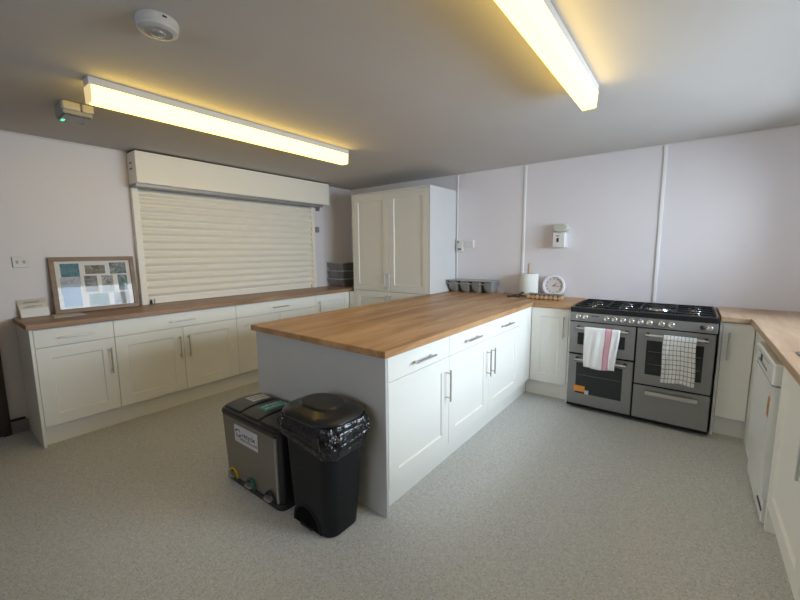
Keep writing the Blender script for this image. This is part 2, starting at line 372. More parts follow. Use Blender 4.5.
# tall larder in the corner
t = thing('larder_cupboard', 'tall ivory double door larder cupboard standing in the far corner beside the island', 'cupboard', (-3.533, YF, 0))
W_ = 1.203
m = MB(); m.box(.018, W_ - .018, .022, .583, .15, 2.10); m.box(.03, W_ - .03, .10, .55, 0, .15); obj('carcass', m, MCARC, t)
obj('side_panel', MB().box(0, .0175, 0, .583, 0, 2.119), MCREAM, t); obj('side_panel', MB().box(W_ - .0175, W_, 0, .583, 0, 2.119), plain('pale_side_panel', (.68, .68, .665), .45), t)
obj('top_panel', MB().box(.018, W_ - .018, 0, .583, 2.1005, 2.119), MCREAM, t)
for a, b, sd in ((.02, W_ / 2, 'R'), (W_ / 2, W_ - .02, 'L')):
    hx = b - .036 if sd == 'R' else a + .036
    o = obj('door', shaker(MB(), a + .0015, b - .0015, .905, 2.098), MCREAM, t); bar_handle((hx, .935), (hx, 1.135), o)
    o = obj('door', shaker(MB(), a + .0015, b - .0015, .151, .900), MCREAM, t); bar_handle((hx, .67), (hx, .87), o)

tag(obj('corner_post', MB().box(XLF, -3.5335, YF - .001, YF + .017, 0, U - .001, .001), MCREAM), 'narrow ivory upright between the shutter counter cabinets and the tall larder', 'panel')
# island / peninsula
def isl(label, y0, y1, hs):
    return cabinet(label, (XP, y0, 0), LR, y1 - y0, [(0, y1 - y0, hs, .660)], True, .54)
isl('white island cabinet with drawer and door, nearest to the black bin', 1.4195, 2.032, 'R')
isl('white base cabinet with drawer and door, middle one of the island front', 2.032, 2.632, 'R')
isl('white base cabinet with drawer and door of the island, beside the inner corner', 2.632, 3.262, 'L')
tag(obj('corner_post', MB().box(XP - .02, XP, 3.264, YF + .0, .15, U - .004, .002), MCREAM), 'plain white corner panel between island cabinets and the back run', 'panel')
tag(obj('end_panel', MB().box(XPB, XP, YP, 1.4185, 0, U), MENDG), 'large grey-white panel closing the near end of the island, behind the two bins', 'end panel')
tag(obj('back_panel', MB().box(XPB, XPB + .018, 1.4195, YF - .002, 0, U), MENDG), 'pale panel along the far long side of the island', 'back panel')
tag(obj('plinth', MB().box(XPP - .016, XPP, 1.4195, YF + .05, 0, .149), MCREAM), 'long white plinth along the floor under the island fronts', 'plinth')
tag(obj('worktop', MB().box(XPBW + .004, XPW, YPW, YF - .002, U + .0005, T, .003).box(XPBW + .025, XPW, YF - .003, YW - .0105, U + .0005, T, .0002), MOAK), 'large honey oak worktop covering the island', 'worktop')

# back run
cabinet('narrow white base cabinet with one panelled door left of the range cooker', (-1.174, YF, 0), 0, .333, [(0, .333, 'R', .80)], False, .56)
tag(obj('filler_strip', MB().box(-.8395, -.823, YF, YF + .5, 0, U - .003, .002), MCREAM), 'slim ivory upright strip touching the left side of the cooker', 'filler strip')
tag(obj('plinth', MB().box(XPP + .0005, -.8405, YF + .052, YF + .068, 0, .149), MCREAM), 'short white plinth left of the cooker in the inner corner', 'plinth')
tag(obj('worktop', MB().box(XPW + .0005, XC0 - .012, YFW, YW - .0105, U + .0005, T, .003), MOAKX), 'short oak worktop piece between the island and the range cooker', 'worktop')
cabinet('narrow ivory base cabinet with plain flat door right of the range cooker', (.216, YF, 0), 0, .176, [(0, .176, 'L', .80)], False, .56, flat=True)
tag(obj('filler_strip', MB().box(.199, .2155, YF, YF + .5, 0, U - .003, .002), MCREAM), 'slim ivory upright strip touching the right side of the cooker', 'filler strip')
tag(obj('plinth', MB().box(.2165, .43, YF + .052, YF + .068, 0, .149), MCREAM), 'short ivory plinth right of the cooker near the dishwasher', 'plinth')

# right run
tag(obj('corner_post', MB().box(XRF + .015, XRF + .033, 3.115, YF + .0, .0, U - .004, .002), MCREAM), 'ivory corner panel between the dishwasher and the narrow flat door cabinet', 'panel')
tag(obj('end_panel', MB().box(XRF + .004, .98, 2.462, 2.480, 0, U - .002), MCREAM), 'ivory upright panel edge beside the near side of the dishwasher', 'end panel')
cabinet('ivory base cabinet with full height panelled door nearer than the dishwasher', (XRF, 2.458, 0), -E90, .690, [(0, .69, 'R', .80)], False, .56)
cabinet('ivory double base cabinet at the right edge, under the sink', (XRF, 1.767, 0), -E90, 1.0, [(0, .5, 'R', .80), (.5, 1.0, 'L', .80)], False, .56)
tag(obj('plinth', MB().box(XRP, XRP + .016, .88, 2.4615, 0, .149), MCREAM), 'ivory plinth at the lower right edge, nearer than the dishwasher', 'plinth')
m = MB()   # worktop with the sink cut-out
SX0, SX1, SY0, SY1 = .428, .885, 1.55, 2.520
m.box(.2, XR - .001, 3.56, YW - .0105, U + .0005, T, .003); m.box(XRW, XR - .001, SY1, 3.5605, U + .0005, T, .003)
m.box(XRW, SX0, SY0, SY1 + .001, U + .0005, T, .003); m.box(SX1, XR - .001, SY0, SY1 + .001, U + .0005, T, .003); m.box(XRW, XR - .001, .8, SY0 + .0005, U + .0005, T, .003)
tag(obj('worktop', m, MOAKR), 'pale oak worktop turning the corner right of the range cooker', 'worktop')
t = thing('sink', 'stainless steel inset sink in the pale worktop at the right edge', 'sink', ((SX0 + SX1) / 2, (SY0 + SY1) / 2, T))
hx, hy = (SX1 - SX0) / 2, (SY1 - SY0) / 2
m = MB(); R4 = lambda i, z, r: rrect(-hx + i, hx - i, -hy + i, hy - i, z, r, 5)
m.quadstrip([R4(-.008, .001, .02), R4(-.006, .003, .02), R4(.004, .002, .02), R4(.010, -.015, .02), R4(.03, -.025, .03), ], False, False)
m.quadstrip([R4(.03, -.025, .04), R4(.035, -.030, .05)], False, True)
obj('rim', m, plain('dull_sink_steel', (.22, .21, .20), .4, .7), t, True)
m = MB(); m.lathe([(.035, -.029), (.035, -.026), (.02, -.025)], 0, .1, 0, 20); obj('drain', m, MCHROME, t, True)

# ------------------------------------------------------------------ dishwasher
t = thing('dishwasher', 'white freestanding dishwasher under the pale worktop, orange mark on its front', 'dishwasher', (.355, 3.105, 0), -E90)
W_ = .60
obj('body', MB().box(0, W_, .045, .60, .012, .842, .004), MAPPL, t)
m = MB()
prof = [(.045, .135), (.012, .14), (.004, .30), (0, .50), (0, .725), (.045, .725)]
m.quadstrip([[(.003, y, z) for y, z in prof], [(W_ - .003, y, z) for y, z in prof]]); dr = obj('door', m, MAPPL, t)
m = MB(); m.box(.003, W_ - .003, -.002, .0445, .732, .840, .006); cp = obj('control_panel', m, MAPPL, t)
m = MB(); m.box(.12, .42, -.004, -.0019, .757, .770, .0005); m.box(.10, .46, -.0035, -.0019, .808, .813, .0005); obj('handle_recess', m, plain('grey_print', (.20, .21, .21), .5), cp)
m = MB(); m.box(.205, .245, -.006, -.0019, .772, .806, .001); obj('display', m, MBLACK, cp)
m = MB(); m.box(.535, .580, -.0012, .0004, .565, .665, .0003); obj('sticker', m, plain('brown_orange_sticker', (.42, .17, .04), .5), dr, label='orange sticker')
obj('kick_plate', MB().box(.003, W_ - .003, .016, .044, .014, .13, .003), MAPPL, t)
obj('slot', MB().box(.46, W_ - .002, .012, .016, .075, .088, .001), MBLACK, t)
for x in (.05, W_ - .05):
    for y in (.08, .55): m = MB(); m.rod((x, y, 0), (x, y, .012), .018); obj('foot', m, MBLACK, t)

# ------------------------------------------------------------------ range cooker
t = thing('range_cooker', 'wide grey freestanding range cooker with gas hob against the back wall', 'cooker', (XC0, YC, 0))
CW = XC1 - XC0; zt = .905
m = MB(); m.box(0.002, CW - .002, .010, .60, .022, .865, .002); obj('body', m, MCOOKD, t)
for x in (.06, CW - .06):
    for y in (.09, .52): m = MB(); m.rod((x, y, 0), (x, y, .022), .02); obj('foot', m, MBLACK, t)
m = MB(); m.box(0, CW, .05, .62, .866, .893, .003)
obj('hob', m, MHOB, t)
m = MB(); m.box(0, CW, -.004, .05, .866, .905, .004); obj('hob_edge', m, MHOB, t)
m = MB(); m.box(0, .012, .05, .62, .893, .905, .002); m.box(CW - .012, CW, .05, .62, .893, .905, .002); m.box(0.012, CW - .012, .605, .62, .893, .915, .002)
obj('hob_trim', m, plain('dull_steel', (.25, .23, .21), .35, .8), t)
cpn = obj('control_panel', MB().box(0, CW, 0, .022, .790, .865, .002), MCOOK, t)
for x, sc in ((.068, 1), (.124, 1), (.285, 1), (.342, 1), (.403, 1), (.462, 1), (.522, 1), (.582, 1), (.660, 1), (.722, 1), (.905, .75), (.945, 1)):
    m = MB(); m.lathe([(.021 * sc, 0), (.021 * sc, -.006), (.017 * sc, -.008), (.015 * sc, -.026), (.012 * sc, -.028)], x, 0, .829, 20, 'y')
    m.box(x - .003, x + .003, -.0335, -.026, .829 - .014 * sc, .829 + .014 * sc, .001)
    obj('knob', m, MCHROME if sc == 1 else MBLACK, cpn, True)
m = MB(); m.box(.165, .225, -.0006, .0001, .838, .845, 0); obj('name_mark', m, MBLACK, cpn)
# doors: (x0, x1, z0, z1, window rect)
SPL = .500
def oven_door(x0, x1, z0, z1, wx0, wx1, wz0, wz1, hz, hx0, hx1, racks):
    m = MB(); m.box(x0, x1, 0, .021, z0, z1, .003); dd = obj('oven_door', m, MCOOK, t)
    gp = obj('window', MB().box(wx0, wx1, -.0015, .001, wz0, wz1, .0007), MGLASSB, dd)
    m = MB()
    for r in racks: m.box(wx0 + .012, wx1 - .012, -.0024, -.0014, r, r + .0035, 0)
    obj('rack', m, plain('rack_grey', (.16, .16, .15), .4, .6), gp)
    m = MB(); m.rod((hx0, -.045, hz), (hx1, -.045, hz), .0105, 14)
    h = obj('handle', m, MSTEEL, dd, True)
    for x in (hx0 + .012, hx1 - .012): m = MB(); m.rod((x, 0, hz), (x, -.052, hz), .014, 14); obj('handle_post', m, MBLACK, dd, True)
    return dd
oven_door(.005, SPL - .007, .507, .781, .068, .425, .585, .690, .738, .062, .448, [])
dl = oven_door(.005, SPL - .007, .048, .493, .070, .422, .150, .425, .462, .062, .448, [.315])
oven_door(SPL + .005, CW - .007, .330, .781, .572, .925, .415, .690, .738, .565, .945, [.500, .600])
m = MB(); m.box(SPL + .005, CW - .007, 0, .021, .048, .318, .003); dd = obj('drawer', m, MCOOK, t)
m = MB(); m.box(.585, .915, -.034, -.022, .256, .285, .003); m.box(.60, .62, -.022, 0, .262, .279, .001); m.box(.88, .90, -.022, 0, .262, .279, .001); obj('handle', m, MSTEEL, dd)
m = MB(); m.box(.058, .148, -.0032, -.0014, .165, .218, .0006); obj('sticker', m, MORANGE, dl, label='orange energy sticker')
m = MB(); m.box(.146, .178, -.0032, -.0014, .150, .185, .0006); obj('tag', m, MLABEL, dl, label='small white tag')
# hob burners and pan supports
gx = [.018 + i * (CW - .036) / 4 for i in range(5)]
for i in range(4):
    a, b = gx[i] + .006, gx[i + 1] - .006; cx = (a + b) / 2
    spots = [(cx, .19, .040), (cx, .45, .052)] if i != 2 else [(cx, .33, .075)]
    m = MB(); zg = .917; r = .004
    y0, y1 = .07, .585
    for x in (a, b): m.box(x - r, x + r, y0, y1, zg - .012, zg, .002)
    for y in (y0, (y0 + y1) / 2, y1): m.box(a, b, y - r, y + r, zg - .012, zg, .002)
    for bx, by, br in spots:
        m.box(bx - r * .8, bx + r * .8, by - .125, by - .03, zg - .010, zg + .002, .001); m.box(bx - r * .8, bx + r * .8, by + .03, by + .125, zg - .010, zg + .002, .001)
        m.box(a, bx - .03, by - r * .8, by + r * .8, zg - .010, zg + .002, .001); m.box(bx + .03, b, by - r * .8, by + r * .8, zg - .010, zg + .002, .001)
    for x in (a, b):
        for y in (y0 + .01, y1 - .01): m.box(x - r, x + r, y - r, y + r, .8935, zg - .005, .001)
    obj('pan_support', m, MIRON, t)
    for bx, by, br in spots:
        m = MB(); m.lathe([(br + .012, .8935), (br + .010, .898), (br, .900), (br - .004, .908)], bx, by, 0, 28); bu = obj('burner', m, MCHROME, t, True)
        m = MB(); m.lathe([(br - .008, .9085), (br - .008, .913), (br - .016, .916)], bx, by, 0, 28); obj('burner_cap', m, MIRON, bu, True)

# tea towels over the oven handles
def towel(name, label, x0, x1, zbar, front, back, mat, seed, sk=0):
    nx, prof = 26, []
    R = .0145; yb = YC - .045
    for k in range(19): prof.append((yb + R + .001 * k * 0, zbar - back + back * k / 18))
    for k in range(1, 10): a = PI * k / 10; prof.append((yb + R * math.cos(a), zbar + R * math.sin(a)))
    for k in range(1, 31): prof.append((yb - R, zbar - front * k / 30))
    m = MB(); L = len(prof); tot = L - 1; m.uv = []
    for j, (y, z) in enumerate(prof):
        for i in range(nx + 1):
            u = i / nx; hang = max(0, zbar - z); fr = j > 27
            wv = .007 * math.sin(u * 9 + seed) * min(1, hang / .12) + .004 * math.sin(u * 21 + seed * 2 + hang * 9) * min(1, hang / .1)
            yy = y - abs(wv) * 1.0 - (.004 * hang / .3) if fr else y + min(.006, abs(wv) * .4)
            xx = x0 + (x1 - x0) * u + sk * hang * (u - .5) + .004 * math.sin(hang * 14 + seed)
            zz = z + (.006 * math.sin(u * 7 + seed) * (hang / front) if fr else 0)
            m.v.append((xx, yy, zz)); m.uv.append((u, j / tot))
    for j in range(L - 1):
        for i in range(nx):
            a = j * (nx + 1) + i; m.f.append((a, a + 1, a + nx + 2, a + nx + 1))
    o = obj(name, m, mat, None, True)
    md = o.modifiers.new('thickness', 'SOLIDIFY'); md.thickness = .002; md.offset = 0
    return tag(o, label, 'tea towel')
towel('tea_towel', 'white tea towel with one pink stripe hanging on the left oven handle', XC0 + .125, XC0 + .388, .738, .33, .27, stripe_cloth(), 1.3, -.10)
towel('tea_towel', 'white tea towel with dark checked grid hanging on the right oven handle', XC0 + .680, XC0 + .880, .738, .345, .25, checker_cloth(), 4.0, .02)

# ------------------------------------------------------------------ roller shutter
t = thing('roller_shutter', 'closed cream roller shutter with housing box on the left wall above the counter', 'roller shutter', (XL, 1.311, T))
SL = 2.112
m = MB(); m.box(.001, .193, .005, 2.253, 1.110, 1.385, .003); hs = obj('housing', m, MSHUT, t)
m = MB(); m.box(.06, .10, .001, .006, 1.285, 1.295, 0); m.box(.055, .105, .001, .006, 1.235, 1.245, 0); m.box(.001, .19, .006, 2.25, 1.385, 1.392, 0); obj('vent_slot_and_gap_shade', m, plain('dark_slot_and_gap_shade', (.05, .05, .05), .6), hs)  # end vents; the long top strip paints the shade of the ceiling gap
m = MB(); m.box(.001, .172, .0, 2.16, 1.078, 1.110, .003); obj('bottom_rail', m, MALU, hs)
for y0 in (0, SL - .055): obj('guide_rail', MB().box(.001, .052, y0 + .001, y0 + .055, .0005, 1.078, .003), MSHUT, t)
m = MB(); n = 14; pit = (1.078 - .062) / n; prof = [(.028, .003), (.028, .058)]
for i in range(n):
    z = .062 + i * pit
    prof += [(.003, z), (.003, z + pit * .14)]
    for k in range(13):
        g = k / 12; prof.append((.006 + .034 * math.sin(PI * (.04 + .90 * g)) ** .75, z + pit * (.16 + .83 * g)))
prof += [(.013, 1.078)]
back = [(.006, 1.078), (.006, .003)]
full = prof + back
m.quadstrip([[(x, .05, z) for x, z in full], [(x, SL - .05, z) for x, z in full]])
obj('slat_curtain', m, MSHUT, t)
m = MB(); m.box(.031, .046, .070, .090, .004, .032, .002); m.box(.036, .050, .074, .086, .032, .046, .002); obj('latch', m, MBLACK, t)
m = MB(); m.box(.028, .036, .105, .117, .004, .05, .002); m.box(.028, .036, SL - .085, SL - .075, .004, .05, .002); obj('locking_pin', m, MALU, t)
m = MB(); m.box(.0005, .03, 2.17, 2.215, 1.04, 1.108, .003); m.box(.03, .05, 2.18, 2.205, 1.05, 1.09, .002); obj('bracket', m, MALU, t)
tag(obj('key_switch', MB().box(XL + .0005, XL + .04, 3.455, 3.505, 1.66, 1.735, .004), MALU), 'small grey control box on the wall right of the shutter', 'switch')

# ------------------------------------------------------------------ things on the shutter counter
t = thing('picture_frame', 'oak framed collage of small photographs leaning on the wall left of the shutter', 'picture frame', (XL + .062, .690, T), 0, rot=(0, math.radians(-6.5), 0))
FWD, FH = .588, .462; b = .034
m = MB(); m.box(0, .020, 0, FWD, 0, b, .002); m.box(0, .020, 0, FWD, FH - b, FH, .002); m.box(0, .020, 0, b, b, FH - b, .002); m.box(0, .020, FWD - b, FWD, b, FH - b, .002)
obj('frame', m, MFRAME, t)
obj('mount', MB().box(.003, .006, b, FWD - b, b, FH - b, 0), MPAPER, t)
PH = [((145, 108, 290, 205), ((.03, .12, .16), (.06, .20, .26), (.10, .25, .30))), ((318, 120, 475, 180), ((.08, .07, .05), (.20, .18, .14), (.30, .28, .22))),
      ((500, 100, 640, 178), ((.05, .08, .09), (.12, .17, .18), (.30, .33, .30))), ((150, 215, 300, 265), ((.30, .34, .38), (.40, .45, .50), (.55, .58, .62))),  # last print here: pale glass reflection put into its colours
      ((165, 280, 315, 425), ((.10, .22, .38), (.18, .32, .50), (.30, .45, .62))), ((315, 200, 425, 318), ((.06, .07, .07), (.20, .20, .20), (.42, .42, .40))),
      ((440, 195, 545, 312), ((.10, .09, .08), (.35, .36, .36), (.50, .52, .54))), ((565, 190, 655, 300), ((.03, .09, .08), (.10, .20, .20), (.35, .40, .42))),
      ((352, 335, 508, 412), ((.08, .16, .14), (.18, .30, .26), (.40, .48, .42))), ((535, 320, 670, 395), ((.16, .17, .18), (.32, .34, .36), (.52, .54, .55)))]
def fmap(px, py):   # place in the frame zoom -> frame plane
    left_ = 105 + (py - 90) * .155; right_ = 660 + (py - 90) * .13
    topy = 90 - (px - 105) * .015; boty = 455 - (px - 150) * .11
    return b + (px - left_) / (right_ - left_) * (FWD - 2 * b), (FH - b) - (py - topy) / (boty - topy) * (FH - 2 * b)
for i, (r, cols) in enumerate(PH):
    y0, z1 = fmap(r[0], r[1]); y1, z0 = fmap(r[2], r[3])
    obj('photo', MB().box(.0061, .0072, y0, y1, z0, z1, 0), photo_mat('photo_print', *cols, 26 + i * 2), t)
obj('glass', MB().box(.012, .0135, b - .001, FWD - b + .001, b - .001, FH - b + .001, 0), MPICGL, t)

t = thing('leaflet_stack', 'pile of white and cream leaflets leaning on the wall left of the picture frame', 'leaflets', (XL, .484, T))
def leaf(y0, y1, z0, z1, x0, x1, th, mat, nm='leaflet', lab=None):
    m = MB(); m.quadstrip([[(x0, y0, z0), (x0 + th, y0, z0), (x0 + th, y1, z0), (x0, y1, z0)], [(x1, y0, z1), (x1 + th, y0, z1), (x1 + th, y1, z1 + .006), (x1, y1, z1 + .006)]]); return obj(nm, m, mat, t, label=lab)
leaf(.0, .165, .0, .132, .022, .004, .008, plain('cream_leaflet', (.66, .61, .52), .8), lab='cream leaflets at the back')
leaf(.005, .168, .0, .095, .040, .016, .008, plain('beige_leaflet', (.76, .70, .62), .8))
leaf(.008, .172, .0, .060, .058, .040, .010, plain('bright_paper', (.90, .90, .89), .8), lab='white leaflets at the front')
m = MB()
for z_, a, b2, xx in ((.112, .04, .13, .0165), (.106, .03, .12, .0175), (.080, .05, .14, .029), (.072, .03, .10, .031)): m.box(xx - .002, xx, a, b2, z_, z_ + .004, 0)
obj('print_line', m, plain('grey_ink', (.30, .29, .28), .8), t)
tag(obj('flat_leaflet', MB().quadstrip([[(-4.035, .668, T + .0005), (-3.82, .64, T + .0005), (-3.85, .845, T + .0005), (-4.03, .83, T + .0005)], [(-4.035, .668, T + .0025), (-3.82, .64, T + .0025), (-3.85, .845, T + .0025), (-4.03, .83, T + .0025)]]), plain('pinkish_paper', (.72, .68, .67), .35)), 'flat printed sheet lying on the counter in front of the picture frame', 'leaflet')

# stacked clear plastic trays at the far end
for i in range(3):
    z = T + .0005 + i * .113
    t = thing('storage_tray', ['smoky clear plastic tray beside the larder, bottom one of the stack of three', 'smoky clear plastic tray beside the larder, middle one of the stack of three',
                               'smoky clear plastic tray beside the larder, topmost of the stack of three'][i], 'storage tray', (-3.955, 3.835, z), 0, 'clear trays stacked beside the larder')
    m = MB(); m.quadstrip([rrect(-.150, .150, -.185, .185, 0, .02), rrect(-.158, .158, -.195, .195, .098, .02), rrect(-.153, .153, -.190, .190, .098, .02), rrect(-.145, .145, -.180, .180, .006, .02)])
    obj('body', m, MSMOKEP, t)
    m = MB(); m.quadstrip([rrect(-.165, .165, -.204, .204, .100, .022), rrect(-.165, .165, -.204, .204, .112, .022)]); obj('lid', m, MBOXRIM, t)
    m = MB(); m.box(-.12, .02, -.17, .05, .008, .05, .01); m.box(.03, .12, -.15, .15, .008, .07, .01); obj('contents', m, plain('mixed_contents', (.12, .10, .11), .7, var=.6, scale=30), t)

# ------------------------------------------------------------------ wall fittings
t = thing('light_switch', 'white square switch plate alone on the wall above the left end of the counter', 'switch', (XL, .536, 1.338))
obj('plate', MB().box(.0005, .011, -.045, .045, -.043, .043, .003), MWHT, t)
for y in (-.02, .02): obj('rocker', MB().box(.011, .015, y - .007, y + .007, -.012, .012, .001), plain('rocker_grey', (.45, .44, .42), .5), t)
t = thing('isolator_switch', 'small white upright switch box touching the larder side on the back wall', 'switch', (-2.262, YW, 1.457))
obj('box', MB().box(-.043, .043, -.035, -.0005, -.074, .074, .003), MWHT, t)
obj('rocker', MB().box(-.022, .022, -.040, -.035, -.052, -.030, .001), plain('dark_grey_rocker', (.16, .15, .15), .5), t)
obj('indicator', MB().box(-.030, -.008, -.038, -.035, .032, .056, .001), plain('grey_indicator', (.22, .21, .22), .5), t)
t = thing('wall_socket', 'white double socket on the back wall above the stacked baking tins', 'socket', (-2.150, YW, 1.478))
obj('plate', MB().box(-.066, .070, -.030, -.0005, -.045, .045, .003), MWHT, t)
m = MB()
for x in (-.035, .035):
    m.box(x - .003, x + .003, -.0315, -.030, .008, .018, 0); m.box(x - .016, x - .009, -.0315, -.030, -.014, -.010, 0); m.box(x + .009, x + .016, -.0315, -.030, -.014, -.010, 0)
obj('pin_hole', m, plain('pin_grey', (.14, .14, .14), .5), t)
for x in (-.052, .052): obj('rocker', MB().box(x - .008, x + .008, -.033, -.030, .012, .034, .001), MWHT, t)
t = thing('wall_dispenser', 'white wall unit with rounded top and small dark window above the clock', 'dispenser', (-1.080, YW, 1.495))
obj('body', MB().rbox(-.072, .050, -.105, -.0005, -.072, .078, .010), MWHT, t)
m = MB()
pr = [(.070 * math.cos(a_), .042 * math.sin(a_) + .040) for a_ in [2 * PI * k / 28 for k in range(28)]]
m.quadstrip([[(x - .006, -.0005, .085 + z) for x, z in pr], [(x - .006, -.080, .085 + z) for x, z in pr], [((x) * .92 - .006, -.088, .085 + .046 + (z - .046) * .9) for x, z in pr]])
obj('top_cap', m, plain('grey_green_cap', (.56, .56, .49), .5), t, True)
obj('window', MB().box(-.030, -.008, -.1065, -.105, -.018, .024, .001), plain('dark_red', (.07, .02, .02), .3), t)
obj('slot', MB().box(-.036, -.004, -.1065, -.105, .040, .048, .001), plain('brown_slot', (.08, .05, .04), .4), t)

# ------------------------------------------------------------------ things on the island and back worktop
def tin(z, which):
    t = thing('bread_tin', which, 'baking tin', (-2.025, 4.035, z), math.radians(2), 'stacked baking tins')
    m = MB(); w, dp = .59, .20
    m.quadstrip([rrect(-w / 2, w / 2, -dp / 2 - .02, dp / 2, .100, .04), rrect(-w / 2 - .003, w / 2 + .003, -dp / 2 - .023, dp / 2 + .003, .106, .04), rrect(-w / 2, w / 2, -dp / 2 - .02, dp / 2, .112, .04), rrect(-w / 2 + .03, w / 2 - .03, -dp / 2 + .006, dp / 2 - .02, .108, .03)])
    obj('rim', m, MTIN, t)
    for i in range(4):
        cx = -w / 2 + w * (i + .5) / 4; m = MB(); hw = w / 8 - .004
        L = []
        for k in range(9):
            f_ = k / 8; z_ = .104 * (1 - f_); sc = math.sqrt(max(0.02, 1 - (f_ * .93) ** 2.2))
            L.append(rrect(cx - hw * (.22 + .66 * sc), cx + hw * (.22 + .66 * sc), -dp / 2 + .014 + .05 * f_ ** 2, dp / 2 - .008 - .03 * f_, z_, .028 * 1.0, 5))
        m.quadstrip(L, False, True); obj('mould', m, MTIN, t, True)
tin(T + .0005, 'grey multi loaf baking tin on the island by the larder, lower of the two')
tin(T + .0345, 'grey multi loaf baking tin on the island by the larder, upper of the two')

t = thing('paper_towel_holder', 'white paper towel roll on a wooden holder left of the round clock', 'paper towel', (-1.375, 4.050, T))
m = MB(); m.lathe([(.075, .0005), (.078, .004), (.078, .012), (.070, .015)], seg=32); obj('base', m, MLOG, t, True)
m = MB(); m.lathe([(.014, .015), (.013, .325), (.011, .345), (.004, .350)], seg=20); obj('rod', m, plain('pale_wood_rod', (.50, .34, .22), .5), t, True)
m = MB(); m.lathe([(.098, .016), (.100, .020), (.100, .234), (.098, .238), (.022, .240), (.020, .236), (.020, .016)], seg=40); obj('paper_roll', m, plain('roll_paper', (.74, .745, .70), .95, bump=.3, bscale=90), t, True)

t = thing('table_clock', 'round white clock leaning on the back wall behind the log slice board', 'clock', (-1.128, 4.112, T + .002), 0, rot=(math.radians(-7), 0, math.radians(6)))
m = MB(); R = .113; m.lathe([(R - .004, 0), (R, -.004), (R, -.038), (R - .006, -.046), (R - .022, -.046), (R - .026, -.034), (R - .026, -.030)], 0, 0, R, 48, 'y'); obj('case', m, MCAPW, t, True)
m = MB(); m.lathe([(R - .026, -.030), (R - .026, -.031)], 0, 0, R, 48, 'y'); fc = obj('dial', m, plain('dial_cream', (.66, .60, .57), .5), t)
m = MB()
for k in range(12):
    a = 2 * PI * k / 12; x, z = .070 * math.sin(a), R + .070 * math.cos(a); m.box(x - .0035, x + .0035, -.0325, -.0312, z - .007, z + .007, 0)
obj('hour_mark', m, plain('mark_grey', (.16, .13, .13), .6), fc)
for nm, a, l, wd in (('hour_hand', math.radians(45), .040, .0035), ('minute_hand', math.radians(97), .058, .0028)):
    m = MB(); u = Vector((math.sin(a), 0, math.cos(a))); p = Vector((u.z, 0, -u.x)) * wd; o_ = Vector((0, -.034, R))
    pts = [o_ - u * .012 + p, o_ - u * .012 - p, o_ + u * l - p * .6, o_ + u * l + p * .6]
    m.quadstrip([[tuple(q) for q in pts], [tuple(q + Vector((0, -.001, 0))) for q in pts]]); obj(nm, m, plain('hand_brown', (.10, .05, .04), .5), t)

t = thing('log_slice_board', 'small board of wooden log slices with grey top in front of the clock', 'board', (-1.135, 3.855, T))
m = MB(); m.box(-.172, .172, -.052, .065, .046, .052, .002); obj('top', m, MSLATE, t)
for i in range(8):
    x = -.150 + i * .043; m = MB(); r = .0205
    m.lathe([(r - .002, -.058), (r, -.055), (r, .050), (r - .002, .053)], x, 0, .0225 + .0005, 14, 'y', True)
    obj('log_slice', m, MLOG if i % 2 else plain('pale_log', (.56, .36, .20), .6, var=.3, scale=40), t, True)

t = thing('kitchen_tool', 'small dark tool lying beside the paper towel roll', 'kitchen tool', (-1.455, 3.87, T), math.radians(20))
m = MB(); m.tube([(-.075, -.01, .008), (-.03, 0, .010), (.03, .006, .022), (.075, .01, .045)], .0075, 8); m.rod((.075, .01, .045), (.088, .012, .048), .011, 10); obj('upper_arm', m, MBLACK, t, True)
m = MB(); m.tube([(-.075, -.01, .0075), (-.02, -.03, .0075), (.05, -.03, .0075)], .007, 8); m.lathe([(.022, .0005), (.024, .006), (.018, .014)], -.045, -.012, 0, 16); obj('lower_arm', m, MBLACK, t, True)

# ------------------------------------------------------------------ bins
t = thing('recycling_bin', 'steel fronted recycling bin with three pedals and black lids left of the black bin', 'bin', (-2.238, 1.085, 0))
t.scale = (1, 1, .95)
BW, BD = .590, .280
m = MB(); m.rbox(0, BW, 0, BD, .0005, .038, .045, 6, .005); obj('base', m, MBLKS, t, True)
m = MB(); m.quadstrip([rrect(.010, BW - .010, .010, BD - .004, .038, .035, 6), rrect(.004, BW - .004, .004, BD - .004, .445, .035, 6)]); obj('body', m, MBLKS, t, True)
m = MB(); z0, z1 = .040, .443
def fr(z): s = (z - .038) / .407; return .010 - .006 * s
m.quadstrip([[(fr(z0) + .030, fr(z0) - .004, z0), (BW - fr(z0) - .030, fr(z0) - .004, z0), (BW - fr(z0) - .030, fr(z0) + .02, z0), (fr(z0) + .030, fr(z0) + .02, z0)],
             [(fr(z1) + .012, fr(z1) - .004, z1), (BW - fr(z1) - .030, fr(z1) - .004, z1), (BW - fr(z1) - .030, fr(z1) + .02, z1), (fr(z1) + .012, fr(z1) + .02, z1)]])
fp = obj('front_panel', m, MBRUSH, t)
m = MB(); m.rod((BW - .040, .010, .045), (BW - .034, .004, .440), .010, 10); obj('edge_strip', m, MALU, t, True)
